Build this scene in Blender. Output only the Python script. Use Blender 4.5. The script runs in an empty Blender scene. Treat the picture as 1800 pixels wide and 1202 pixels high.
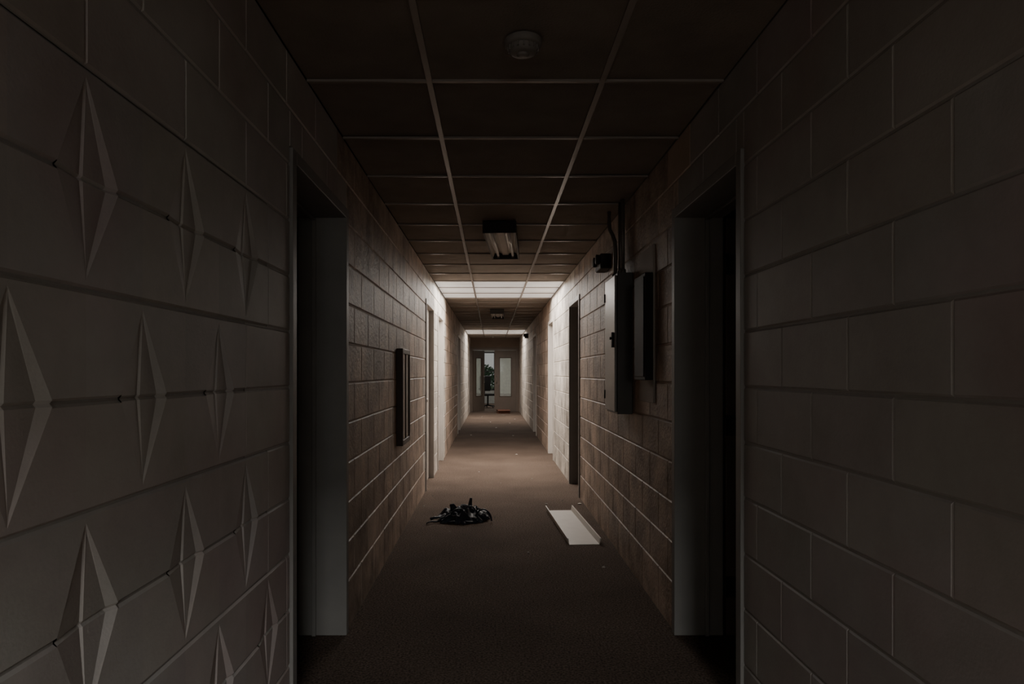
import bpy, math, random
from mathutils import Vector, Matrix, noise
random.seed(7)
R = math.radians
col = bpy.context.scene.collection

# ------------------------------------------------------------------ constants
XL, XR = -0.738, 0.922          # corridor side walls
HC = 2.476                      # ceiling
CAMH = 1.312
YE = 22.8                       # far end wall
YB = -3.0                       # behind the camera
HEAD = 2.085
TH = 0.22

# ------------------------------------------------------------------ materials
def new_mat(name):
    m = bpy.data.materials.new(name); m.use_nodes = True
    nt = m.node_tree; b = nt.nodes['Principled BSDF']
    return m, nt, b

def mat(name, c, rough=0.7, metal=0.0, scale=12.0, amt=0.25, bump=0.0, bscale=None, spec=0.4):
    m, nt, b = new_mat(name)
    N = nt.nodes.new; L = nt.links.new
    tc = N('ShaderNodeTexCoord')
    n = N('ShaderNodeTexNoise'); n.inputs['Scale'].default_value = scale; n.inputs['Detail'].default_value = 6
    L(tc.outputs['Object'], n.inputs['Vector'])
    mx = N('ShaderNodeMix'); mx.data_type = 'RGBA'
    L(n.outputs['Fac'], mx.inputs['Factor'])
    mx.inputs['A'].default_value = (*[v*(1-amt) for v in c], 1)
    mx.inputs['B'].default_value = (*[min(1, v*(1+amt)) for v in c], 1)
    L(mx.outputs['Result'], b.inputs['Base Color'])
    b.inputs['Roughness'].default_value = rough; b.inputs['Metallic'].default_value = metal
    b.inputs['Specular IOR Level'].default_value = spec
    if bump:
        n2 = N('ShaderNodeTexNoise'); n2.inputs['Scale'].default_value = bscale or scale*4; n2.inputs['Detail'].default_value = 4
        L(tc.outputs['Object'], n2.inputs['Vector'])
        bp = N('ShaderNodeBump'); bp.inputs['Strength'].default_value = bump; bp.inputs['Distance'].default_value = 0.01
        L(n2.outputs['Fac'], bp.inputs['Height']); L(bp.outputs['Normal'], b.inputs['Normal'])
    return m

def block_mat(name, bump=0.35, lo=0.6, hi=1.15, bscale=70, rough=0.75, nscale=2.2, leak_tint=None):
    m, nt, b = new_mat(name); N = nt.nodes.new; L = nt.links.new
    tc = N('ShaderNodeTexCoord')
    at = N('ShaderNodeAttribute'); at.attribute_name = 'tone'
    n = N('ShaderNodeTexNoise'); n.inputs['Scale'].default_value = nscale; n.inputs['Detail'].default_value = 8; n.inputs['Roughness'].default_value = 0.68
    L(tc.outputs['Object'], n.inputs['Vector'])
    rp = N('ShaderNodeValToRGB')
    rp.color_ramp.elements[0].position = 0.32; rp.color_ramp.elements[0].color = (lo, lo*0.96, lo*0.92, 1)
    rp.color_ramp.elements[1].position = 0.68; rp.color_ramp.elements[1].color = (hi, hi*0.985, hi*0.97, 1)
    L(n.outputs['Fac'], rp.inputs['Fac'])
    mx = N('ShaderNodeMix'); mx.data_type = 'RGBA'; mx.blend_type = 'MULTIPLY'; mx.inputs['Factor'].default_value = 1
    L(at.outputs['Color'], mx.inputs['A']); L(rp.outputs['Color'], mx.inputs['B'])
    out = mx.outputs['Result']
    if leak_tint:  # reddish light-leak patches, multiplied into the paint colour
        n3 = N('ShaderNodeTexNoise'); n3.inputs['Scale'].default_value = 1.1; n3.inputs['Detail'].default_value = 3
        L(tc.outputs['Object'], n3.inputs['Vector'])
        r3 = N('ShaderNodeValToRGB'); r3.color_ramp.elements[0].position = 0.5; r3.color_ramp.elements[0].color = (1, 1, 1, 1)
        r3.color_ramp.elements[1].position = 0.66; r3.color_ramp.elements[1].color = (*leak_tint, 1)
        L(n3.outputs['Fac'], r3.inputs['Fac'])
        m3 = N('ShaderNodeMix'); m3.data_type = 'RGBA'; m3.blend_type = 'MULTIPLY'; m3.inputs['Factor'].default_value = 1
        L(out, m3.inputs['A']); L(r3.outputs['Color'], m3.inputs['B']); out = m3.outputs['Result']
    L(out, b.inputs['Base Color'])
    n2 = N('ShaderNodeTexNoise'); n2.inputs['Scale'].default_value = bscale; n2.inputs['Detail'].default_value = 5
    L(tc.outputs['Object'], n2.inputs['Vector'])
    bp = N('ShaderNodeBump'); bp.inputs['Strength'].default_value = bump; bp.inputs['Distance'].default_value = 0.008
    L(n2.outputs['Fac'], bp.inputs['Height']); L(bp.outputs['Normal'], b.inputs['Normal'])
    b.inputs['Roughness'].default_value = rough; b.inputs['Specular IOR Level'].default_value = 0.4
    return m

def carpet_mat():
    m, nt, b = new_mat('brown_carpet'); N = nt.nodes.new; L = nt.links.new
    tc = N('ShaderNodeTexCoord')
    def noise_node(s, d):
        n = N('ShaderNodeTexNoise'); n.inputs['Scale'].default_value = s; n.inputs['Detail'].default_value = d
        L(tc.outputs['Object'], n.inputs['Vector']); return n
    fine = noise_node(95, 6); big = noise_node(1.6, 6)
    r1 = N('ShaderNodeValToRGB'); r1.color_ramp.elements[0].position = 0.35; r1.color_ramp.elements[0].color = (0.055, 0.040, 0.031, 1)
    r1.color_ramp.elements[1].position = 0.66; r1.color_ramp.elements[1].color = (0.19, 0.142, 0.112, 1)
    L(fine.outputs['Fac'], r1.inputs['Fac'])
    r2 = N('ShaderNodeValToRGB'); r2.color_ramp.elements[0].position = 0.3; r2.color_ramp.elements[0].color = (0.78, 0.76, 0.75, 1)
    r2.color_ramp.elements[1].position = 0.7; r2.color_ramp.elements[1].color = (1.12, 1.1, 1.08, 1)
    L(big.outputs['Fac'], r2.inputs['Fac'])
    mx = N('ShaderNodeMix'); mx.data_type = 'RGBA'; mx.blend_type = 'MULTIPLY'; mx.inputs['Factor'].default_value = 1
    L(r1.outputs['Color'], mx.inputs['A']); L(r2.outputs['Color'], mx.inputs['B']); L(mx.outputs['Result'], b.inputs['Base Color'])
    bp = N('ShaderNodeBump'); bp.inputs['Strength'].default_value = 0.75; bp.inputs['Distance'].default_value = 0.01
    n2 = noise_node(150, 4); L(n2.outputs['Fac'], bp.inputs['Height']); L(bp.outputs['Normal'], b.inputs['Normal'])
    b.inputs['Roughness'].default_value = 0.95; b.inputs['Specular IOR Level'].default_value = 0.1
    return m

M = {}
M['block'] = block_mat('rough_painted_block', 0.85, 0.36, 1.28, 48, 0.55, 3.4)
M['mortar'] = block_mat('block_joint', 0.2, 0.85, 1.1)
M['smooth'] = block_mat('smooth_painted_block', 0.09, 0.80, 1.1, 120, 0.6, 1.8, (0.98, 0.86, 0.89))
M['carpet'] = carpet_mat()
M['tile'] = mat('ceiling_tile', (0.27, 0.23, 0.195), 0.9, scale=5, amt=0.3, bump=0.3, bscale=110, spec=0.2)
M['tbar'] = mat('ceiling_grid_metal', (0.31, 0.27, 0.24), 0.26, scale=8, amt=0.12)
M['slab'] = mat('dark_slab', (0.05, 0.045, 0.04), 0.9)
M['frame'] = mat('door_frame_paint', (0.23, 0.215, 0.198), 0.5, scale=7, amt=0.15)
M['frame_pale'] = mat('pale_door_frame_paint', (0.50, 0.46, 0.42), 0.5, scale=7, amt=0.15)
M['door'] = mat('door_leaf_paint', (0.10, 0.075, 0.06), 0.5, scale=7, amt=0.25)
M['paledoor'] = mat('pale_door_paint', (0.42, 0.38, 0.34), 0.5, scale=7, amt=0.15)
M['room'] = mat('side_room_darkness', (0.06, 0.055, 0.05), 0.9)  # near-black: the darkness of the unlit rooms is put into the colour
M['steel'] = mat('brushed_steel', (0.45, 0.43, 0.4), 0.35, 0.9)
M['white'] = mat('white_enamel', (0.60, 0.56, 0.51), 0.45, scale=10, amt=0.1)
M['reflector'] = mat('white_reflector_enamel', (0.8, 0.76, 0.7), 0.3, scale=10, amt=0.08)
M['plastic'] = mat('aged_white_plastic', (0.22, 0.20, 0.18), 0.5)
M['tube'] = mat('unlit_tube_glass', (0.85, 0.83, 0.8), 0.25, amt=0.05)
M['darkmetal'] = mat('dark_metal', (0.035, 0.032, 0.03), 0.6, 0.0, spec=0.2)
M['grey'] = mat('grey_enamel', (0.09, 0.083, 0.076), 0.5, 0.0, scale=6, amt=0.25)
M['greydoor'] = mat('panel_door_lit_enamel', (0.24, 0.222, 0.205), 0.4, 0.1, scale=6, amt=0.2)  # paler than the cabinet: light on the front put into the colour
M['pipe'] = mat('conduit_steel', (0.16, 0.14, 0.12), 0.45, 0.3)
M['black'] = mat('black_plastic', (0.025, 0.023, 0.022), 0.65, spec=0.2)
M['soot'] = mat('dark_brown_plastic', (0.05, 0.043, 0.037), 0.6, spec=0.25)
M['wood'] = mat('dark_wood', (0.07, 0.045, 0.03), 0.55, scale=14, amt=0.4)
M['ply'] = mat('pale_backboard', (0.30, 0.255, 0.215), 0.7, scale=6, amt=0.25)
M['panel'] = mat('pale_panel', (0.50, 0.43, 0.36), 0.6, scale=6, amt=0.2)
M['navy'] = mat('navy_cloth', (0.016, 0.022, 0.036), 0.5, scale=20, amt=0.5, bump=0.4, bscale=120, spec=0.4)
M['paper'] = mat('paper_scrap', (0.5, 0.46, 0.41), 0.8)
M['brown'] = mat('brown_card', (0.13, 0.055, 0.035), 0.8)
M['green'] = mat('leaf_green', (0.16, 0.24, 0.16), 0.7, scale=4, amt=0.5)
M['grass'] = mat('outdoor_grass', (0.14, 0.18, 0.10), 0.9)
M['endpaint'] = mat('end_wall_paint', (0.18, 0.132, 0.10), 0.7, scale=5, amt=0.2)
M['enddoor'] = mat('end_door_paint', (0.125, 0.096, 0.076), 0.5, scale=5, amt=0.15)
M['farwall'] = mat('far_room_paint', (0.35, 0.34, 0.31), 0.8)
M['blind'] = mat('pale_blind_fabric', (0.55, 0.56, 0.52), 0.9)

def glass_mat():
    m, nt, b = new_mat('door_glass')
    b.inputs['Base Color'].default_value = (0.85, 0.87, 0.84, 1); b.inputs['Roughness'].default_value = 0.05
    N = nt.nodes.new; L = nt.links.new
    t = N('ShaderNodeBsdfTransparent'); t.inputs['Color'].default_value = (0.86, 0.88, 0.85, 1)
    n = N('ShaderNodeTexNoise'); n.inputs['Scale'].default_value = 6
    rp = N('ShaderNodeMapRange'); rp.inputs['To Min'].default_value = 0.12; rp.inputs['To Max'].default_value = 0.3
    L(n.outputs['Fac'], rp.inputs['Value'])
    mx = N('ShaderNodeMixShader'); L(rp.outputs['Result'], mx.inputs['Fac'])
    L(t.outputs['BSDF'], mx.inputs[1]); L(b.outputs['BSDF'], mx.inputs[2])
    L(mx.outputs['Shader'], nt.nodes['Material Output'].inputs['Surface'])
    return m
M['glass'] = glass_mat()

SKY_EMIT = 0.58
def sky_mat():
    m, nt, b = new_mat('ribbed_daylight_panel'); N = nt.nodes.new; L = nt.links.new
    tc = N('ShaderNodeTexCoord')
    w = N('ShaderNodeTexWave'); w.wave_type = 'BANDS'; w.bands_direction = 'Y'; w.inputs['Scale'].default_value = 2.6
    w.inputs['Distortion'].default_value = 0.4
    L(tc.outputs['Object'], w.inputs['Vector'])
    n = N('ShaderNodeTexNoise'); n.inputs['Scale'].default_value = 3; n.inputs['Detail'].default_value = 6
    L(tc.outputs['Object'], n.inputs['Vector'])
    ad = N('ShaderNodeMath'); ad.operation = 'MULTIPLY'; L(w.outputs['Fac'], ad.inputs[0]); L(n.outputs['Fac'], ad.inputs[1])
    rp = N('ShaderNodeValToRGB')
    rp.color_ramp.elements[0].color = (0.30, 0.28, 0.265, 1); rp.color_ramp.elements[1].color = (1, 0.985, 0.96, 1)
    rp.color_ramp.elements[1].position = 0.62
    L(ad.outputs['Value'], rp.inputs['Fac'])
    L(rp.outputs['Color'], b.inputs['Emission Color']); b.inputs['Emission Strength'].default_value = SKY_EMIT
    b.inputs['Base Color'].default_value = (0.6, 0.59, 0.56, 1); b.inputs['Roughness'].default_value = 0.6
    return m
M['sky'] = sky_mat()

# ------------------------------------------------------------------ mesh builder
class MB:
    def __init__(s): s.v = []; s.f = []; s.mi = []; s.sm = []; s.tone = []
    def add(s, vs, fs, mi=0, smooth=False, tone=None):
        o = len(s.v); s.v += [tuple(p) for p in vs]
        for f in fs:
            s.f.append(tuple(i+o for i in f)); s.mi.append(mi); s.sm.append(smooth); s.tone.append(tone)
        return s
    def box(s, x0, x1, y0, y1, z0, z1, mi=0, mtx=None):
        vs = [Vector((x, y, z)) for z in (z0, z1) for y in (y0, y1) for x in (x0, x1)]
        if mtx: vs = [mtx @ p for p in vs]
        return s.add(vs, [(0,2,3,1),(4,5,7,6),(0,1,5,4),(2,6,7,3),(0,4,6,2),(1,3,7,5)], mi)
    def tube(s, pts, r, n=10, mi=0):
        pts = [Vector(p) for p in pts]; vs = []; fs = []
        up = Vector((0, 0, 1))
        for i, p in enumerate(pts):
            d = (pts[min(i+1, len(pts)-1)] - pts[max(i-1, 0)]).normalized()
            a = d.cross(up)
            if a.length < 0.05: a = d.cross(Vector((1, 0, 0)))
            a.normalize(); b = d.cross(a)
            rr = r[i] if isinstance(r, (list, tuple)) else r
            for k in range(n):
                t = 2*math.pi*k/n; vs.append(p + a*math.cos(t)*rr + b*math.sin(t)*rr)
        for i in range(len(pts)-1):
            for k in range(n):
                fs.append((i*n+k, i*n+(k+1) % n, (i+1)*n+(k+1) % n, (i+1)*n+k))
        fs.append(tuple(range(n))[::-1]); fs.append(tuple((len(pts)-1)*n+k for k in range(n)))
        return s.add(vs, fs, mi, True)
    def lathe(s, prof, c=(0,0,0), n=32, axis='z', mi=0):
        vs = []; fs = []
        for (r, h) in prof:
            for k in range(n):
                t = 2*math.pi*k/n
                p = (r*math.cos(t), r*math.sin(t), h)
                if axis == 'x': p = (h, r*math.cos(t), r*math.sin(t))
                if axis == 'y': p = (r*math.cos(t), h, r*math.sin(t))
                vs.append((p[0]+c[0], p[1]+c[1], p[2]+c[2]))
        for i in range(len(prof)-1):
            for k in range(n): fs.append((i*n+k, i*n+(k+1) % n, (i+1)*n+(k+1) % n, (i+1)*n+k))
        fs.append(tuple(range(n))); fs.append(tuple((len(prof)-1)*n+k for k in range(n)))
        return s.add(vs, fs, mi, True)
    def build(s, name, mats, parent=None, bevel=0.0, off=(0,0,0), subsurf=0, solid=0):
        me = bpy.data.meshes.new(name)
        me.from_pydata([(p[0]-off[0], p[1]-off[1], p[2]-off[2]) for p in s.v], [], s.f)
        if not isinstance(mats, (list, tuple)): mats = [mats]
        for m in mats: me.materials.append(m)
        me.polygons.foreach_set('material_index', s.mi); me.polygons.foreach_set('use_smooth', s.sm)
        if any(t is not None for t in s.tone):
            ca = me.color_attributes.new('tone', 'FLOAT_COLOR', 'CORNER')
            for p, t in zip(me.polygons, s.tone):
                for li in p.loop_indices: ca.data[li].color = (*(t or (0.3, 0.3, 0.3)), 1)
        me.update()
        o = bpy.data.objects.new(name, me); col.objects.link(o)
        if parent: o.parent = parent
        if solid:
            md = o.modifiers.new('solid', 'SOLIDIFY'); md.thickness = solid
        if bevel:
            md = o.modifiers.new('bevel', 'BEVEL'); md.width = bevel; md.segments = 2; md.limit_method = 'ANGLE'
        if subsurf:
            md = o.modifiers.new('sub', 'SUBSURF'); md.levels = subsurf; md.render_levels = subsurf
        return o

def tag(o, label, cat, group=None, kind=None):
    o['label'] = label; o['category'] = cat
    if group: o['group'] = group
    if kind: o['kind'] = kind
    return o
def thing(name, label, cat, loc=(0,0,0), rz=0, group=None, kind=None):
    o = bpy.data.objects.new(name, None); col.objects.link(o); o.location = loc; o.rotation_euler = (0,0,rz)
    o.empty_display_size = 0.1
    return tag(o, label, cat, group, kind)
def struct(o, label, cat): return tag(o, label, cat, kind='structure')

# ------------------------------------------------------------------ block walls
LDOORS = [(2.52, 3.38), (7.55, 8.45), (9.2, 10.1), (14.55, 15.5)]
RDOORS = [(2.53, 3.38), (7.15, 8.0), (10.15, 11.0), (14.1, 15.05)]
FW = 0.05   # frame face width

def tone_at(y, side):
    near = Vector((0.445, 0.43, 0.40)) if side > 0 else Vector((0.36, 0.345, 0.32))  # left wall catches more light; its paler tone has that painted in
    mid = Vector((0.48, 0.37, 0.295)); far = Vector((0.57, 0.525, 0.475))  # far: skylight brightness on the blocks painted in as a paler tone
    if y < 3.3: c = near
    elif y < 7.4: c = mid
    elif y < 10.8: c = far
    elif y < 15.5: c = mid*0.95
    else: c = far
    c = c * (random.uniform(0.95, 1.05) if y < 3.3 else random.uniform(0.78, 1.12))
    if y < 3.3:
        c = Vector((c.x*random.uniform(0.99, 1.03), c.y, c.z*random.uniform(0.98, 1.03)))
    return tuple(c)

def block_wall(name, X, sgn, doors, phase, relief=None):
    """X: wall plane, sgn: +1 if it faces +x"""
    mb = MB()
    ops = [(a-FW, b+FW, HEAD+FW) for a, b in doors]
    def panel(y0, y1, z0, z1, tone, mort):
        if y1-y0 < 0.012 or z1-z0 < 0.012:
            return
        near = y0 < 3.2
        hd = -0.0045 if near else -0.006
        wy = (0.002, 0.0055) if near else (0.0025, 0.0065)
        def ring(k, dep):
            iy = min((0, *wy)[k], (y1-y0)*0.4); iz = min((0, 0.0035, 0.0085)[k], (z1-z0)*0.4); x = X + sgn*dep
            return [(x, y0+iy, z0+iz), (x, y1-iy, z0+iz), (x, y1-iy, z1-iz), (x, y0+iy, z1-iz)]
        vs = ring(0, hd) + ring(1, hd) + ring(2, 0)
        fm = [(i, (i+1) % 4, 4+(i+1) % 4, 4+i) for i in range(4)]
        fb = [(4+i, 4+(i+1) % 4, 8+(i+1) % 4, 8+i) for i in range(4)]
        ff = [(8, 9, 10, 11)]
        if sgn < 0:
            fm = [f[::-1] for f in fm]; fb = [f[::-1] for f in fb]; ff = [f[::-1] for f in ff]
        bm = 2 if near else 0
        mb.add(vs, [fm[0], fm[2]], 1, False, mort)
        mb.add(vs, [fm[1], fm[3]], bm, False, tone)
        mb.add(vs, fb + ff, bm, False, tone)
    def relief_block(yc, zbase, d, tone, mort):
        """half of a sunk diamond in one block; zbase = the joint its wide end sits on, d = +1 up / -1 down"""
        hj = 0.203
        P = lambda dep, y, t: (X+dep, yc+y, zbase+d*t)
        L_, R_, V = -0.082, 0.106, 0.0
        dv, df, Ri = -0.0128, -0.0108, 0.080      # valley depth, floor depth, floor corner
        tb, tt, ap = 0.008, hj-0.008, 0.186
        A = P(0, 0.0, ap)
        def face(vs, mi=2, t=tone):
            f = tuple(range(len(vs)))
            if d < 0: f = f[::-1]
            mb.add(vs, [f], mi, False, t)
        # outer face around the triangle
        face([P(0,-0.2,tb), P(0,L_,tb), A, P(0,-0.2,tt)])
        face([P(0,R_,tb), P(0,0.2,tb), P(0,0.2,tt), A])
        face([A, P(0,0.2,tt), P(0,-0.2,tt)])
        # bevel + joint at the narrow end
        face([P(0,-0.2,tt), P(0,0.2,tt), P(-0.007,0.2,hj-0.003), P(-0.007,-0.2,hj-0.003)])
        face([P(-0.007,-0.2,hj-0.003), P(-0.007,0.2,hj-0.003), P(-0.007,0.2,hj), P(-0.007,-0.2,hj)], 1, mort)
        # bevel + joint at the wide end, left and right of the hollow
        for a, b in ((-0.2, L_), (R_, 0.2)):
            face([P(-0.007,a,0.003), P(-0.007,b,0.003), P(0,b,tb), P(0,a,tb)])
            face([P(-0.007,a,0), P(-0.007,b,0), P(-0.007,b,0.003), P(-0.007,a,0.003)], 1, mort)
        # hollow, with the same bed joint across it
        def sec(t, sink):
            return (P(0-sink,L_,t), P(dv-sink,V,t), P(df-sink+0.002,V+0.005,t), P(df-sink,Ri,t), P(0-sink,R_,t))
        s0, s1 = sec(0.0, 0.005), sec(tb*0.7, 0.0)
        sa = (A, P(-0.005,0.0,ap-0.016), P(-0.0022,0.004,ap-0.016), P(-0.0032,0.010,ap-0.028), A)
        for i in range(4): face([s0[i], s0[i+1], s1[i+1], s1[i]], 1 if i in (0, 2) else 2)
        face([s1[0], s1[1], sa[1], A]); face([s1[1], s1[2], sa[2], sa[1]]); face([s1[2], s1[3], sa[3], sa[2]]); face([s1[3], s1[4], A, sa[3]]); face([sa[1], sa[2], sa[3], A])
        face([s1[0], A, P(0,L_,tb)]); face([s1[4], P(0,R_,tb), A])
    k = -6
    while True:
        z0 = 1.26 + 0.203*k; z1 = z0 + 0.203
        if k == -6: z0 = -0.02
        if z0 > HC: break
        z1 = min(z1, HC+0.06)
        ph = phase + (0.2 if k % 2 else 0)
        start = YB
        if relief and k in relief:
            yc, d, rend = relief[k]
            zb = z0 if d > 0 else z1
            y = yc - 0.2
            while y > -0.2: y -= 0.4
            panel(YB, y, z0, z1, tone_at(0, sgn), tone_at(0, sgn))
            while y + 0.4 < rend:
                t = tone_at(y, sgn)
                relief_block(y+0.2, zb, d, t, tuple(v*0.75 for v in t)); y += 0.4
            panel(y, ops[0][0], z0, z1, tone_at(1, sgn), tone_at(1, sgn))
            start = ops[0][1]
        y = ph - math.ceil((ph - YB)/0.4)*0.4
        while y < YE:
            a, b = max(y, start), min(y+0.4, YE)
            y += 0.4
            if b-a < 0.01: continue
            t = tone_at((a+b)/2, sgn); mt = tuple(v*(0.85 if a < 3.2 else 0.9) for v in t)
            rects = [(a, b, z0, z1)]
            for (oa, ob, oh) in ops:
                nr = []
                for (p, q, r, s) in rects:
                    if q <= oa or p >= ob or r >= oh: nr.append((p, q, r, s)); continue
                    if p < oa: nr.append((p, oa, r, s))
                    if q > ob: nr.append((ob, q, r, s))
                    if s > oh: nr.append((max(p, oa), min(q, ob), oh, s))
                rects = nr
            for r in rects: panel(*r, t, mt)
        k += 1
    # solid core behind the faces
    dc = 0.045 if relief else 0.007
    xs = sorted((X - sgn*dc, X - sgn*TH))
    prev = YB
    for oa, ob, oh in ops:
        mb.box(xs[0], xs[1], prev, oa, -0.02, HC+0.06, 1); mb.box(xs[0], xs[1], oa, ob, oh, HC+0.06, 1); prev = ob
    mb.box(xs[0], xs[1], prev, YE, -0.02, HC+0.06, 1)
    for i in range(len(mb.tone)):
        if mb.tone[i] is None: mb.tone[i] = (0.2, 0.18, 0.16)
    return mb.build(name, [M['block'], M['mortar'], M['smooth']])

E1, E2 = 2.46, 2.10
RELIEF = {2: (1.23, 1, E1), 1: (1.23, -1, E1), 0: (1.03, 1, E2), -1: (1.03, -1, E2), -2: (1.23, 1, E1), -3: (1.23, -1, E1), -4: (1.03, 1, E1), -5: (1.03, -1, E1)}
wl = struct(block_wall('wall_left', XL, 1, LDOORS, 1.03, RELIEF), 'painted concrete block wall on the left with sunk diamond pattern near the viewer', 'wall')
wr = struct(block_wall('wall_right', XR, -1, RDOORS, 1.755), 'plain painted concrete block wall along the right side of the corridor', 'wall')

# floor
mb = MB(); mb.box(-3.2, 3.2, YB-4, 29.2, -0.12, 0.0)
struct(mb.build('floor', M['carpet']), 'dark brown carpet floor running the length of the corridor', 'floor')

# ceiling tiles + grid
PIT = 0.655; Y0 = 2.70
GX = [XL, -0.25, 0.44, XR]
rowsy = [Y0 + PIT*k for k in range(-9, 31)]
sky_rows = {9, 10, 11, 24, 25, 26}
mb = MB()
for i in range(len(rowsy)-1):
    k = i-9
    a, b = rowsy[i], min(rowsy[i+1], YE)
    if k in sky_rows: continue
    for c in range(3):
        x0, x1 = GX[c], GX[c+1]
        q = [random.uniform(0.0, 0.007) for _ in range(4)]
        z = HC+0.002
        sag = random.uniform(-0.004, 0.001) if k > 2 else 0
        g = 4; vs = []; fs = []
        for u in range(g+1):
            for v in range(g+1):
                uu, vv = u/g, v/g
                zz = z + q[0]*(1-uu)*(1-vv)+q[1]*uu*(1-vv)+q[2]*uu*vv+q[3]*(1-uu)*vv + sag*16*uu*(1-uu)*vv*(1-vv)
                vs.append((x0+(x1-x0)*uu, a+(b-a)*vv, zz))
        for u in range(g):
            for v in range(g):
                n = u*(g+1)+v; fs.append((n, n+1, n+g+2, n+g+1))
        mb.add(vs, fs, 0, True)
mb.box(-1.2, 1.2, YB, YE, HC+0.05, HC+0.1, 1)
ceil = struct(mb.build('ceiling', [M['tile'], M['slab']]), 'stained suspended tile ceiling above the corridor', 'ceiling')
mb = MB()
w = 0.012
for x in (-0.25, 0.44): mb.box(x-w, x+w, YB, YE, HC-0.007, HC+0.004)
for i in range(len(rowsy)):
    if rowsy[i] < YE-0.02: mb.box(XL, XR, rowsy[i]-w*0.7, rowsy[i]+w*0.7, HC-0.006, HC+0.004)
mb.build('ceiling_grid', M['tbar'], ceil, bevel=0.001)

# skylights set in the grid
def skylight(n, k0, lab):
    mb = MB()
    for k in range(k0, k0+3):
        a = Y0+PIT*k
        for c in range(3):
            x0, x1 = GX[c]+0.004, GX[c+1]-0.004
            ns = 24; vs = []; fs = []
            for i in range(ns+1):
                yy = a+0.004+(PIT-0.008)*i/ns; zz = HC+0.006+0.003*math.sin(i*math.pi/1.5)
                vs += [(x0, yy, zz), (x1, yy, zz)]
            for i in range(ns): fs.append((2*i, 2*i+2, 2*i+3, 2*i+1))
            mb.add(vs, fs)
    return struct(mb.build(f'window_{n}', M['sky']), lab, 'skylight')
skylight(1, 9, 'larger nearer ribbed skylight glowing across the corridor ceiling')
skylight(2, 24, 'smaller looking far ribbed skylight close to the end doors')

# door frames
tn = 1
def frame(side, a, b, lab, m='frame'):
    global tn
    mb = MB(); X, s = (XL, 1) if side == 'L' else (XR, -1)
    xs = sorted((X+s*0.012, X-s*(TH+0.012)))
    mb.box(xs[0], xs[1], a-FW, a, 0, HEAD+FW); mb.box(xs[0], xs[1], b, b+FW, 0, HEAD+FW); mb.box(xs[0], xs[1], a, b, HEAD, HEAD+FW)
    xm = sorted((X-s*0.14, X-s*0.16))
    mb.box(xm[0], xm[1], a, a+0.014, 0, HEAD); mb.box(xm[0], xm[1], b-0.014, b, 0, HEAD); mb.box(xm[0], xm[1], a+0.014, b-0.014, HEAD-0.014, HEAD)
    o = struct(mb.build(f'trim_{tn}', M[m], bevel=0.003), lab, 'door frame'); tn += 1
    return o
words = ['nearest', 'second', 'third', 'farthest']
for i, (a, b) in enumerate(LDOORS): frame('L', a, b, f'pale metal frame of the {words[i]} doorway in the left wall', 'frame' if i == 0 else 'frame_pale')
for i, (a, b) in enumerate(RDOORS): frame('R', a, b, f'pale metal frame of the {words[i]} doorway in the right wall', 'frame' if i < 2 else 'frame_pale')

# door leaves
dn = 1
def closed_leaf(side, a, b, lab, m='door', dep=0.165):
    global dn
    X, s = (XL, 1) if side == 'L' else (XR, -1)
    xs = sorted((X-s*dep, X-s*(dep+0.04))); mb = MB()
    mb.box(xs[0], xs[1], a+0.003, b-0.003, 0.006, HEAD-0.003)
    o = struct(mb.build(f'door_{dn}', M[m], bevel=0.002), lab, 'door'); dn += 1
    h = MB(); xf = X-s*dep; yk = a+0.07
    h.lathe([(0.024, 0), (0.024, 0.006*s), (0.009, 0.01*s), (0.009, 0.035*s), (0.022, 0.04*s), (0.024, 0.055*s), (0.012, 0.066*s)], (xf, yk, 1.0), 16, 'x')
    h.build('door_knob', M['steel'], o)
closed_leaf('L', *LDOORS[1], 'pale closed door in the second doorway on the left', 'paledoor', 0.05)
closed_leaf('L', *LDOORS[2], 'pale closed door in the third doorway on the left', 'paledoor', 0.05)
closed_leaf('L', *LDOORS[3], 'closed door in the farthest doorway on the left', 'paledoor', 0.09)
closed_leaf('R', *RDOORS[1], 'dark closed door in the second doorway on the right', 'door')
closed_leaf('R', *RDOORS[2], 'pale closed door in the third doorway on the right', 'paledoor', 0.06)
closed_leaf('R', *RDOORS[3], 'closed door in the farthest doorway on the right', 'paledoor', 0.12)
def open_leaf(side, b, lab):
    global dn
    X, s = (XL, 1) if side == 'L' else (XR, -1)
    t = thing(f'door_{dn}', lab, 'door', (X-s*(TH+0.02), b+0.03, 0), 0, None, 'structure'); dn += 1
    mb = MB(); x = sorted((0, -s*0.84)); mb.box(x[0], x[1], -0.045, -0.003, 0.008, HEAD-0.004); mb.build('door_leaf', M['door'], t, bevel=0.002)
    for z in (0.25, 1.05, 1.85):
        h = MB(); h.tube([(-s*0.0, -0.052, z-0.05), (-s*0.0, -0.052, z+0.05)], 0.008, 10)
        xx = sorted((0, -s*0.05)); h.box(xx[0], xx[1], -0.049, -0.045, z-0.05, z+0.05); h.build('hinge', M['darkmetal'], t)
    k = MB(); k.lathe([(0.026, 0), (0.026, -0.006), (0.01, -0.01), (0.01, -0.04), (0.026, -0.05), (0.02, -0.065)], (-s*0.77, -0.045, 1.0), 16, 'y'); k.build('door_knob', M['steel'], t)
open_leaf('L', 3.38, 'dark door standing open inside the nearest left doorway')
open_leaf('R', 3.38, 'dark hinged door standing open inside the nearest right doorway')

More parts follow.
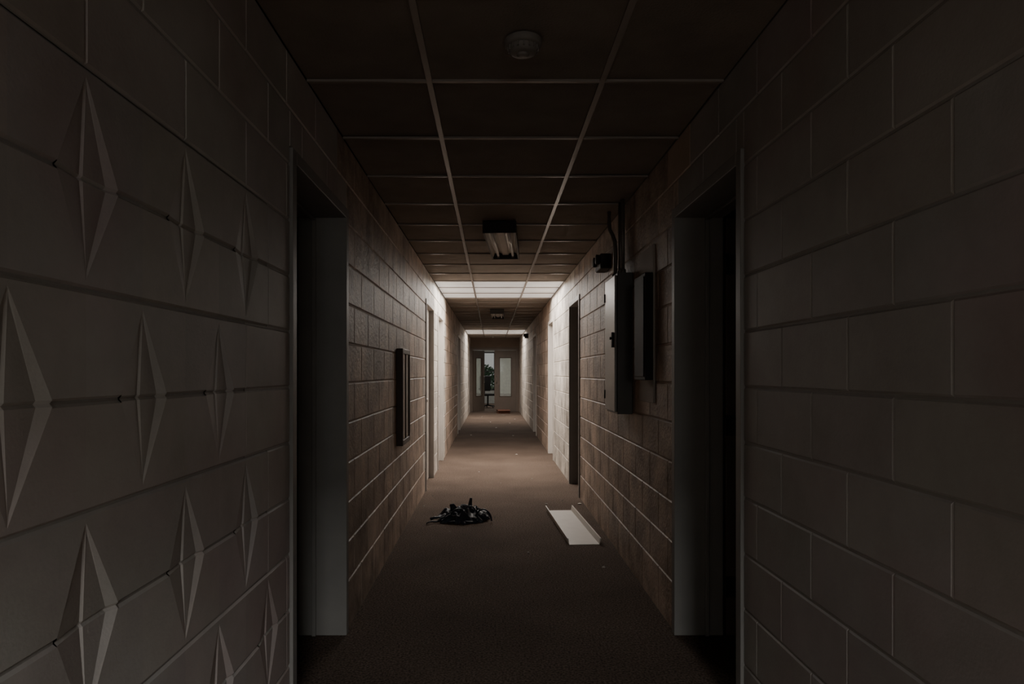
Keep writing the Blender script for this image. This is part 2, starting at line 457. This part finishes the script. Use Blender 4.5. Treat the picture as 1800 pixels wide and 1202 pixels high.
# dark rooms behind the two open doorways
def side_room(side):
    X, s = (XL, 1) if side == 'L' else (XR, -1)
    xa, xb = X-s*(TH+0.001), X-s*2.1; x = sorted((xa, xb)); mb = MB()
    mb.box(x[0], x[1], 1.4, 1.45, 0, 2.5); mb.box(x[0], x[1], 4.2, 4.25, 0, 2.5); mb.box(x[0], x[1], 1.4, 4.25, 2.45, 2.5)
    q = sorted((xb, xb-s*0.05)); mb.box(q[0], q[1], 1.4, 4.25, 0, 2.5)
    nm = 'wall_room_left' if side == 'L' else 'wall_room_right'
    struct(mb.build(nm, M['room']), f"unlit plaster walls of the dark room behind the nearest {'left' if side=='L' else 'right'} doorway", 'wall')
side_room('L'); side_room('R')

# wall with the entrance opening behind the camera
mb = MB(); mb.box(-1.2, -0.6, YB-0.1, YB, 0, 2.6); mb.box(0.8, 1.4, YB-0.1, YB, 0, 2.6); mb.box(-0.6, 0.8, YB-0.1, YB, 2.05, 2.6)
struct(mb.build('wall_back', M['endpaint']), 'wall with the entrance opening behind the viewer', 'wall')

# ------------------------------------------------------------------ end wall, double doors, far room
EX0, EX1 = -0.70, 0.86
mb = MB()
mb.box(XL-0.3, EX0, YE, YE+0.15, 0, 2.6); mb.box(EX1, XR+0.3, YE, YE+0.15, 0, 2.6); mb.box(EX0, EX1, YE, YE+0.15, 2.12, 2.6)
struct(mb.build('wall_end', M['endpaint']), 'brown wall with a double doorway closing the far end of the corridor', 'wall')
mb = MB()
mb.box(EX0-0.03, EX0+0.04, YE-0.015, YE+0.165, 0, 2.16); mb.box(EX1-0.04, EX1+0.03, YE-0.015, YE+0.165, 0, 2.16); mb.box(EX0+0.04, EX1-0.04, YE-0.015, YE+0.165, 2.08, 2.16)
struct(mb.build(f'trim_{tn}', M['enddoor'], bevel=0.003), 'brown frame around the double doors at the end of the corridor', 'door frame'); tn += 1
def glazed_leaf(loc, rz, wdt, lab):
    global dn
    t = thing(f'door_{dn}', lab, 'door', loc, rz, None, 'structure'); dn += 1
    s = 1 if wdt > 0 else -1; wa = abs(wdt)
    def bx(mb, a, b, z0, z1, y0=-0.022, y1=0.022):
        x = sorted((s*a, s*b)); mb.box(x[0], x[1], y0, y1, z0, z1)
    g0, g1 = 0.16, wa-0.16
    mb = MB()
    bx(mb, 0, g0, 0.01, 2.07); bx(mb, g1, wa, 0.01, 2.07); bx(mb, g0, g1, 0.01, 0.5); bx(mb, g0, g1, 1.83, 2.07)
    mb.build('door_leaf', M['enddoor'], t)
    mb = MB()
    for (a, b, z0, z1) in ((g0, g0+0.025, 0.5, 1.83), (g1-0.025, g1, 0.5, 1.83), (g0+0.025, g1-0.025, 0.5, 0.525), (g0+0.025, g1-0.025, 1.805, 1.83)): bx(mb, a, b, z0, z1, -0.03, 0.03)
    mb.build('glazing_bead', M['wood'], t)
    mb = MB(); bx(mb, g0, g1, 0.5, 1.83, -0.003, 0.003); mb.build('pane', M['glass'], t)
    mb = MB(); xx = s*(wa-0.07); mb.tube([(xx, -0.022, 0.95), (xx, -0.06, 0.97), (xx, -0.06, 1.18), (xx, -0.022, 1.2)], 0.01, 8); mb.build('pull_handle', M['steel'], t)
glazed_leaf((EX1-0.04, YE+0.05, 0), 0, -0.74, 'closed glazed right leaf of the end double doors')
glazed_leaf((EX0+0.05, YE+0.05, 0), R(60), 0.74, 'glazed left leaf of the end double doors swung open')

# far room shell
FY0, FY1 = YE+0.15, 29.0
mb = MB()
mb.box(-2.6, XL-0.3, YE, YE+0.15, 0, 2.6); mb.box(XR+0.3, 2.8, YE, YE+0.15, 0, 2.6)
mb.box(-2.7, -2.6, YE, FY1, 0, 2.7); mb.box(2.8, 2.9, YE, FY1, 0, 2.7)
WX0, WX1, WZ0, WZ1 = -1.3, 1.5, 0.55, 2.2
mb.box(-2.7, WX0, FY1, FY1+0.15, 0, 2.7); mb.box(WX1, 2.9, FY1, FY1+0.15, 0, 2.7); mb.box(WX0, WX1, FY1, FY1+0.15, 0, WZ0); mb.box(WX0, WX1, FY1, FY1+0.15, WZ1, 2.7)
mb.box(-2.7, 2.9, YE+0.15, FY1+0.15, 2.6, 2.7)
struct(mb.build('wall_far_room', M['farwall']), 'pale walls of the bright room beyond the end doors', 'wall')
mb = MB()
for x in (-1.3, -0.62, 0.08, 0.78, 1.45): mb.box(x, x+0.05, FY1+0.02, FY1+0.1, WZ0, WZ1)
for z in (WZ0, 1.35, WZ1-0.05): mb.box(WX0, WX1, FY1+0.025, FY1+0.095, z, z+0.045)
struct(mb.build('window_3', M['darkmetal']), 'dark mullioned window with greenery outside seen through the end doorway', 'window')
def blind(x0, x1, lab):
    mb = MB(); n = int((x1-x0)/0.09)
    for i in range(n):
        a = x0+(x1-x0)*i/n; b = x0+(x1-x0)*(i+1)/n
        mb.add([(a, FY1-0.06, 0.42), (b+0.01, FY1-0.03, 0.42), (b+0.01, FY1-0.03, 2.26), (a, FY1-0.06, 2.26)], [(0,1,2,3)])
    mb.box(x0, x1, FY1-0.08, FY1-0.02, 2.26, 2.3)
    tag(mb.build('window_blind', M['blind'], solid=0.002), lab, 'blind')
blind(0.22, 1.45, 'pale vertical blind behind the right end door glass')
blind(-1.3, -0.42, 'pale vertical blind seen left of the open end doorway')
mb = MB(); mb.box(-30, 30, 29.2, 70, -0.2, -0.05); struct(mb.build('ground', M['grass']), 'grassy ground outside the far room window', 'ground')
def bush(x, y, r, h, lab, seed):
    rng = random.Random(seed); mb = MB()
    for i in range(1100):
        d = Vector((rng.gauss(0, 1), rng.gauss(0, 1), rng.gauss(0, 1))).normalized()*rng.uniform(0.4, 1)**0.5
        c = Vector((x+d.x*r, y+d.y*r, h*0.55+d.z*h*0.45)); a = Vector((rng.gauss(0,1), rng.gauss(0,1), rng.gauss(0,1))).normalized()
        b = a.cross(Vector((0.3, 0.5, 0.8))).normalized(); l = rng.uniform(0.06, 0.11)
        mb.add([c-a*l, c+b*l*0.45, c+a*l, c-b*l*0.45], [(0,1,2,3)])
    t = thing('bush', lab, 'bush', (x, y, -0.05)); mb.build('foliage', M['green'], t, off=(x, y, -0.05))
    s = MB(); s.tube([(0,0,0), (0.02,0,h*0.4), (0,0.03,h*0.8)], [0.06, 0.045, 0.02], 8); s.build('stem', M['wood'], t)
bush(-0.45, 31.0, 0.7, 1.75, 'leafy bush outside, seen through the open end doorway', 1)

# office chair standing in the far room
t = thing('office_chair', 'dark office chair standing in the bright room beyond the end doorway', 'chair', (-0.16, 25.4, 0), R(25))
mb = MB(); mb.box(-0.24, 0.24, -0.24, 0.24, 0.45, 0.53); mb.build('seat', M['black'], t, bevel=0.03)
mb = MB(); mb.box(-0.22, 0.22, 0.2, 0.27, 0.62, 1.2); mb.build('backrest', M['black'], t, bevel=0.03)
mb = MB(); mb.tube([(0,0,0.08), (0,0,0.46)], 0.03, 12); mb.tube([(0,0.1,0.47), (0,0.3,0.5), (0,0.29,0.8)], 0.02, 8); mb.build('column', M['darkmetal'], t)
for k in range(5):
    c, s_ = math.cos(k*1.2566), math.sin(k*1.2566); mb = MB()
    mb.tube([(0,0,0.1), (c*0.28, s_*0.28, 0.06)], [0.025, 0.016], 8); mb.lathe([(0.02, -0.015), (0.028, -0.008), (0.028, 0.008), (0.02, 0.015)], (c*0.28, s_*0.28, 0.028), 12, 'x'); mb.build('leg', M['darkmetal'], t)
for sx in (-1, 1):
    mb = MB(); mb.tube([(sx*0.23, 0.02, 0.48), (sx*0.28, 0.02, 0.5), (sx*0.28, 0.02, 0.7)], 0.014, 8); mb.box(sx*0.28-0.03, sx*0.28+0.03, -0.13, 0.15, 0.69, 0.72); mb.build('armrest', M['black'], t)

# ------------------------------------------------------------------ ceiling things
def smoke_detector(x, y, lab):
    t = thing('smoke_detector', lab, 'smoke detector', (x, y, HC-0.005))
    mb = MB(); mb.lathe([(0.064, 0), (0.066, -0.006), (0.064, -0.02), (0.056, -0.024)], n=36); mb.build('base', M['plastic'], t)
    mb = MB(); mb.lathe([(0.05, -0.022), (0.052, -0.034), (0.044, -0.046), (0.034, -0.049)], n=36)
    for k in range(16):
        a = k*math.pi/8; m = Matrix.Rotation(a, 4, 'Z'); mb.box(0.0495, 0.0545, -0.003, 0.003, -0.04, -0.024, 0, m)
    mb.build('sensing_head', M['plastic'], t)
    mb = MB(); mb.lathe([(0.022, -0.047), (0.022, -0.054), (0.012, -0.058)], n=20); mb.build('cap', M['plastic'], t)
smoke_detector(0.108, 2.36, 'round pale smoke detector on the near ceiling tile, closest to the viewer')
smoke_detector(0.02, 21.4, 'tiny round detector on the ceiling just before the end doors')

def fixture(loc, rz, lab, L=1.2, W=0.255):
    t = thing('ceiling_light', lab, 'ceiling light', loc, rz); D = 0.085
    mb = MB()
    mb.box(-W/2, W/2, 0, L, -0.02, -0.0); mb.box(-W/2, -W/2+0.004, 0, L, -D, -0.02); mb.box(W/2-0.004, W/2, 0, L, -D, -0.02)
    mb.box(-W/2, -W/2+0.014, 0, L, -D-0.002, -D); mb.box(W/2-0.014, W/2, 0, L, -D-0.002, -D)
    mb.build('housing', M['grey'], t)
    mb = MB()
    xs = [-0.118, -0.1, -0.068, -0.036, -0.026, 0.026, 0.036, 0.068, 0.1, 0.118]; zs = [-0.075, -0.036, -0.026, -0.036, -0.052, -0.052, -0.036, -0.026, -0.036, -0.075]
    vs = []; fs = []
    for x, z in zip(xs, zs): vs += [(x, 0.01, z), (x, L-0.01, z)]
    for i in range(len(xs)-1): fs.append((2*i, 2*i+1, 2*i+3, 2*i+2))
    mb.add(vs, fs); mb.build('reflector', M['reflector'], t)
    for s in (-1, 1):
        mb = MB(); mb.tube([(s*0.068, 0.03, -0.056), (s*0.068, L-0.03, -0.056)], 0.013, 14); tb = mb.build('tube', M['tube'], t)
        for y in (0.02, L-0.02):
            mb = MB(); mb.box(s*0.068-0.012, s*0.068+0.012, y-0.008, y+0.008, -0.078, -0.03); mb.build('lampholder', M['plastic'], t, bevel=0.003)
    for y in (0, L):
        mb = MB(); mb.box(-W/2, W/2, y-0.002, y+0.002, -D-0.004, -0.0); mb.build('end_plate', M['darkmetal'], t)  # dark colour paints in the shade on plates facing away from the light
fixture((0.055, 5.18, HC-0.006), R(-3.5), 'larger nearer uncovered fluorescent ceiling light, slightly askew')
fixture((0.09, 12.3, HC-0.006), R(-1.5), 'small distant fluorescent ceiling light between the two skylights')

# ------------------------------------------------------------------ left wall case
def wall_case():
    t = thing('display_case', 'shallow dark framed wall case with pale panel on the left block wall', 'display case', (XL, 5.46, 0.745))
    W2, H, D, f = 0.235, 0.755, 0.05, 0.04
    mb = MB(); mb.box(0, D, -W2, -W2+f, 0, H); mb.box(0, D, W2-f, W2, 0, H); mb.box(0, D, -W2+f, W2-f, 0, f); mb.box(0, D, -W2+f, W2-f, H-f, H)
    mb.build('frame', M['wood'], t, bevel=0.004)
    mb = MB(); mb.box(0.0, 0.038, -W2+f, W2-f, f, H-f); mb.build('back_panel', M['panel'], t)
    mb = MB(); mb.box(0.038, 0.046, -0.008, 0.008, f, H-f); mb.build('centre_bar', M['wood'], t)
wall_case()

# ------------------------------------------------------------------ right wall electrical gear
def elec():
    t = thing('electrical_panel', 'tall grey metal electrical panel box on the right wall with conduits above', 'electrical panel', (XR, 4.64, 1.04))
    H, D, W2 = 0.93, 0.1, 0.2
    mb = MB(); mb.box(-D, 0, -W2, W2, 0, H); mb.build('cabinet', M['grey'], t, bevel=0.004)
    mb = MB(); mb.box(-D-0.016, -D-0.001, -W2+0.012, W2-0.012, 0.015, H-0.015)
    dr = mb.build('door', M['greydoor'], t, bevel=0.004)
    mb = MB(); mb.box(-D-0.03, -D-0.016, -W2+0.04, -W2+0.07, 0.44, 0.54); mb.tube([(-D-0.03, -W2+0.055, 0.5), (-D-0.042, -W2+0.055, 0.5)], 0.01, 10); mb.build('latch', M['darkmetal'], dr, bevel=0.002)
    for z in (0.12, 0.8):
        mb = MB(); mb.tube([(-D-0.016, W2-0.008, z-0.03), (-D-0.016, W2-0.008, z+0.03)], 0.007, 8); mb.build('hinge', M['darkmetal'], dr)
    for (y, x, bend) in ((-0.12, -0.05, 0.0), (-0.03, -0.05, 0.0), (0.1, -0.06, 0.1)):
        mb = MB()
        top = HC-1.04-0.006
        if bend: pts = [(x, y, H-0.005), (x, y, H+0.2), (x, y+0.01, H+0.26), (x-0.01, y+0.04, H+0.31), (x-0.02, y+0.1, H+0.36), (x-0.02, y+0.13, H+0.42), (x-0.02, y+0.13, top)]
        else: pts = [(x, y, H-0.005), (x, y, top)]
        mb.tube(pts, 0.014, 12); mb.lathe([(0.02, H), (0.022, H+0.01), (0.022, H+0.03), (0.016, H+0.035)], (x, y, 0), 12)
        mb.build('conduit', M['pipe'], t)
elec()
def meter():
    t = thing('meter_box', 'narrow black box on a pale backboard, right wall beside the doorway', 'meter box', (XR, 3.98, 1.14))
    mb = MB(); mb.box(-0.012, 0, -0.155, 0.2, 0, 0.9); mb.build('backboard', M['ply'], t, bevel=0.002)
    mb = MB(); mb.box(-0.058, -0.012, -0.155, 0.13, 0.13, 0.74); mb.build('box', M['black'], t, bevel=0.004)
    mb = MB(); mb.box(-0.063, -0.058, -0.135, 0.11, 0.15, 0.72); mb.build('cover', M['black'], t, bevel=0.002)
meter()
def emergency(y, z, lab, x=XR):
    t = thing('emergency_light', lab, 'emergency light', (x, y, z))
    mb = MB(); mb.box(-0.085, 0, -0.13, 0.13, 0, 0.115); mb.build('body', M['soot'], t, bevel=0.008)
    for s in (-1, 1):
        mb = MB(); mb.lathe([(0.03, 0), (0.038, -0.02), (0.04, -0.04), (0.03, -0.044)], (-0.07, s*0.07, 0.075), 16, 'x'); mb.build('lamp_head', M['soot'], t)
emergency(5.36, 2.12, 'dark emergency light box high on the wall past the electrical panel')
emergency(17.4, 2.2, 'tiny dark emergency light box high on the far right wall near the end')

# ------------------------------------------------------------------ fallen light cover
def cover():
    t = thing('light_cover', 'long white metal light cover lying upturned on the carpet', 'light cover', (0.703, 5.16, 0), R(3.0))
    L, W2, H, th = 1.28, 0.118, 0.05, 0.0025
    mb = MB(); mb.box(-W2, W2, 0, L, 0.001, 0.004); mb.build('tray', M['white'], t)
    for s in (-1, 1):
        vs = [(s*W2, 0, 0.002), (s*W2, L, 0.002), (s*(W2+0.012), L, H), (s*(W2+0.012), 0, H), (s*(W2+0.003), 0, H), (s*(W2+0.003), L, H), (s*(W2-0.003), L, 0.005), (s*(W2-0.003), 0, 0.005)]
        fs = [(0,1,2,3), (3,2,5,4), (4,5,6,7), (0,3,4,7), (1,6,5,2)]
        mb = MB().add(vs, fs); mb.build('side_flange', M['white'], t)
cover()

# ------------------------------------------------------------------ heap of dark clothing
def heap():
    cx, cy = -0.255, 6.08
    t = thing('clothing_heap', 'crumpled dark navy garment with straps heaped on the carpet near the left wall', 'clothing', (cx, cy, 0))
    nr, na = 44, 120; vs = [(0, 0, 0.1)]; fs = []
    def hf(x, y):
        p = Vector((x*7, y*7, 3.1)); q = Vector((x*15+4, y*12, 9.7))
        rid = 1-abs(noise.noise(p))*2.0; rid2 = 1-abs(noise.noise(q))*2
        return 0.03 + 0.055*max(0, rid)**1.5 + 0.04*max(0, rid2)**2
    for i in range(1, nr+1):
        for a in range(na):
            th = 2*math.pi*a/na
            rad = (1 + 0.28*noise.noise(Vector((math.cos(th)*1.8, math.sin(th)*1.8, 5)))+0.26*noise.noise(Vector((math.cos(th)*5, math.sin(th)*5, 8))))
            u = i/nr; x = 0.23*rad*u*math.cos(th); y = 0.22*rad*u*math.sin(th)
            edge = min(1, (1-u)*4.5)**0.55
            bulge = 1.0 - 0.45*max(0, x/0.22)*0.3 - 0.35*max(0, -x/0.22)
            vs.append((x, y, max(0.002, hf(x, y)*edge*bulge*(1.15-0.35*u))))
    for a in range(na): fs.append((0, 1+a, 1+(a+1) % na))
    for i in range(nr-1):
        for a in range(na):
            b = 1+i*na; fs.append((b+a, b+na+a, b+na+(a+1) % na, b+(a+1) % na))
    mb = MB().add(vs, fs, 0, True); mb.build('crumpled_body', M['navy'], t)
    # folded flaps
    def flap(p0, dirv, up, ln, wd, curl, name):
        mb = MB(); n = 12; m = 6; vs = []; fs = []
        p0 = Vector(p0); d = Vector(dirv).normalized(); side = d.cross(Vector(up)).normalized(); u = side.cross(d)
        for i in range(n+1):
            s = i/n; wv = wd*(1-0.55*s)
            for j in range(m+1):
                w_ = (j/m-0.5)*wv
                wob = 0.012*noise.noise(Vector((i*0.5, j*0.7, ln*31)))
                vs.append(p0 + d*ln*s + u*(curl*s*s+wob+0.02*math.sin(j/m*math.pi)) + side*w_)
        for i in range(n):
            for j in range(m):
                k = i*(m+1)+j; fs.append((k, k+1, k+m+2, k+m+1))
        mb.add(vs, fs, 0, True); mb.build(name, M['navy'], t, solid=0.006, subsurf=1)
    flap((0.05, 0.0, 0.065), (0.12, 0, 1), (0, -1, 0.2), 0.125, 0.055, -0.025, 'collar')
    flap((-0.08, 0.02, 0.06), (-0.35, 0.05, 0.9), (0, -1, 0), 0.08, 0.09, 0.02, 'collar')
    flap((-0.15, -0.06, 0.04), (-1, -0.25, -0.12), (0, 0, 1), 0.15, 0.1, -0.01, 'sleeve')
    flap((0.12, -0.05, 0.07), (1, -0.15, -0.3), (0, 0, 1), 0.11, 0.13, -0.02, 'sleeve')
    # straps and loops
    def strap(pts, r): mb = MB(); mb.tube(pts, r, 8); mb.build('strap', M['navy'], t)
    strap([(0.18+0.07*math.cos(math.pi*i/24), -0.13-0.02*math.sin(math.pi*i/12), 0.012+0.1*math.sin(math.pi*i/24)) for i in range(25)], 0.007)
    strap([(-0.13+0.02*i, -0.19-0.018*math.sin(i*0.9), 0.009+0.012*abs(math.sin(i*0.6))) for i in range(14)], 0.007)
    strap([(-0.02-0.021*i, -0.05-0.012*i+0.012*math.sin(i*1.3), 0.1*max(0, 1-i/9)**0.7+0.008+0.012*abs(math.sin(i*0.9))) for i in range(15)], 0.006)
    strap([(-0.04+0.075*math.cos(math.pi*i/20), -0.14+0.02*math.sin(math.pi*i/8), 0.03+0.09*math.sin(math.pi*i/20)) for i in range(21)], 0.006)
    strap([(0.06+0.06*math.cos(math.pi*i/20), -0.08-0.03*math.sin(math.pi*i/20), 0.05+0.085*math.sin(math.pi*i/20)) for i in range(21)], 0.006)
heap()

# ------------------------------------------------------------------ litter
def scrap(px, py, size, i, label, group=None, m='paper', name='litter_scrap'):
    d = CAMH*1190/(py-655); x = (px-865)*d/1190
    rng = random.Random(i*13+5); n = 7; vs = []; 
    for k in range(n):
        a = 2*math.pi*k/n; r = size*rng.uniform(0.55, 1.0)
        vs.append((r*math.cos(a), r*0.7*math.sin(a), rng.uniform(0.002, 0.25*size)))
    vs.append((0, 0, 0.012))
    fs = [(k, (k+1) % n, n) for k in range(n)]
    o = MB().add(vs, fs).build(name, M[m], solid=0.0015)
    o.location = (x, d, 0.002); o.rotation_euler.z = rng.uniform(0, 6)
    tag(o, label, 'litter', group)
scrap(1019, 886, 0.035, 1, 'pale scrap lying at the foot of the right wall beyond the light cover')
scrap(960, 886, 0.025, 2, 'small pale scrap just beyond the far end of the white light cover')
scrap(929, 972, 0.016, 3, 'small pale scrap alone on the carpet left of the light cover')
scrap(1062, 998, 0.016, 4, 'small scrap at the right wall just in front of the light cover')
scrap(908, 799, 0.035, 5, 'small pale scrap on the lit carpet below the near skylight')
scrap(886, 730, 0.11, 6, 'white paper lying on the carpet before the end doors')
for i, (a, b) in enumerate([(790, 935), (745, 890), (842, 830), (880, 850), (935, 842), (870, 910), (988, 880), (760, 872)]):
    scrap(a, b, random.uniform(0.008, 0.014), 20+i, 'tiny pale crumb of litter on the brown carpet', 'tiny crumbs on the carpet')
for i, (a, b) in enumerate([(902, 766), (862, 742), (905, 737), (828, 765), (848, 733), (896, 744), (872, 752)]):
    scrap(a, b, random.uniform(0.03, 0.05), 40+i, 'pale scrap of litter far down the carpet toward the end doors', 'far litter scraps on the carpet')
# low brown carton before the end doors
t = thing('cardboard_carton', 'low reddish brown open carton on the floor before the right end door', 'carton', (0.36, 21.9, 0), R(8))
mb = MB(); mb.box(-0.2, 0.2, -0.14, 0.14, 0, 0.01); mb.box(-0.2, 0.2, -0.14, -0.13, 0.01, 0.12); mb.box(-0.2, 0.2, 0.13, 0.14, 0.01, 0.12); mb.box(-0.2, -0.19, -0.13, 0.13, 0.01, 0.12); mb.box(0.19, 0.2, -0.13, 0.13, 0.01, 0.12); mb.build('body', M['brown'], t)
for s in (-1, 1):
    mb = MB(); mb.add([(-0.2, s*0.14, 0.12), (0.2, s*0.14, 0.12), (0.2, s*0.23, 0.09), (-0.2, s*0.23, 0.09)], [(0,1,2,3)]); mb.build('flap', M['brown'], t, solid=0.004)

# ------------------------------------------------------------------ light
def area(name, loc, rot, sx, sy, power, color, spread=180):
    l = bpy.data.lights.new(name, 'AREA'); l.shape = 'RECTANGLE'; l.size = sx; l.size_y = sy; l.energy = power; l.color = color
    l.spread = R(spread)
    o = bpy.data.objects.new(name, l); col.objects.link(o); o.location = loc; o.rotation_euler = rot
    return o
WARM = (1.0, 0.93, 0.86)
area('daylight_lamp', (0.09, Y0+PIT*10.5, HC-0.02), (0, 0, 0), 1.55, 1.85, 130, WARM, 176)
area('daylight_lamp', (0.09, Y0+PIT*25.5, HC-0.02), (0, 0, 0), 1.55, 1.85, 90, WARM, 172)
area('far_room_fill', (0.1, 26.2, 2.55), (0, 0, 0), 3, 4, 60, (1.0, 1.0, 0.96))  # added fill below the ceiling to brighten the room, no fitting there
area('entrance_daylight', (0.7, -5.0, 2.1), (R(80), 0, 0), 1.4, 1.4, 45, (0.97, 0.99, 0.98))
area('entrance_daylight', (0.62, -4.2, 2.72), (R(70), 0, 0), 1.2, 0.9, 640, (0.97, 0.99, 0.98))

w = bpy.data.worlds.new('sky'); bpy.context.scene.world = w; w.use_nodes = True
bg = w.node_tree.nodes['Background']; bg.inputs['Color'].default_value = (0.84, 0.86, 0.82, 1); bg.inputs['Strength'].default_value = 0.35

# ------------------------------------------------------------------ camera
cam = bpy.data.cameras.new('camera'); co = bpy.data.objects.new('camera', cam); col.objects.link(co)
co.location = (0, 0, CAMH); co.rotation_euler = (R(90), 0, 0)
ZOOM, CX, CY = 1, 900, 601
cam.sensor_width = 36; cam.lens = 1190/1800*36*ZOOM; cam.shift_x = (CX-865)/1800*ZOOM; cam.shift_y = (655-CY)/1800*ZOOM; cam.clip_start = 0.05; cam.clip_end = 200
bpy.context.scene.camera = co
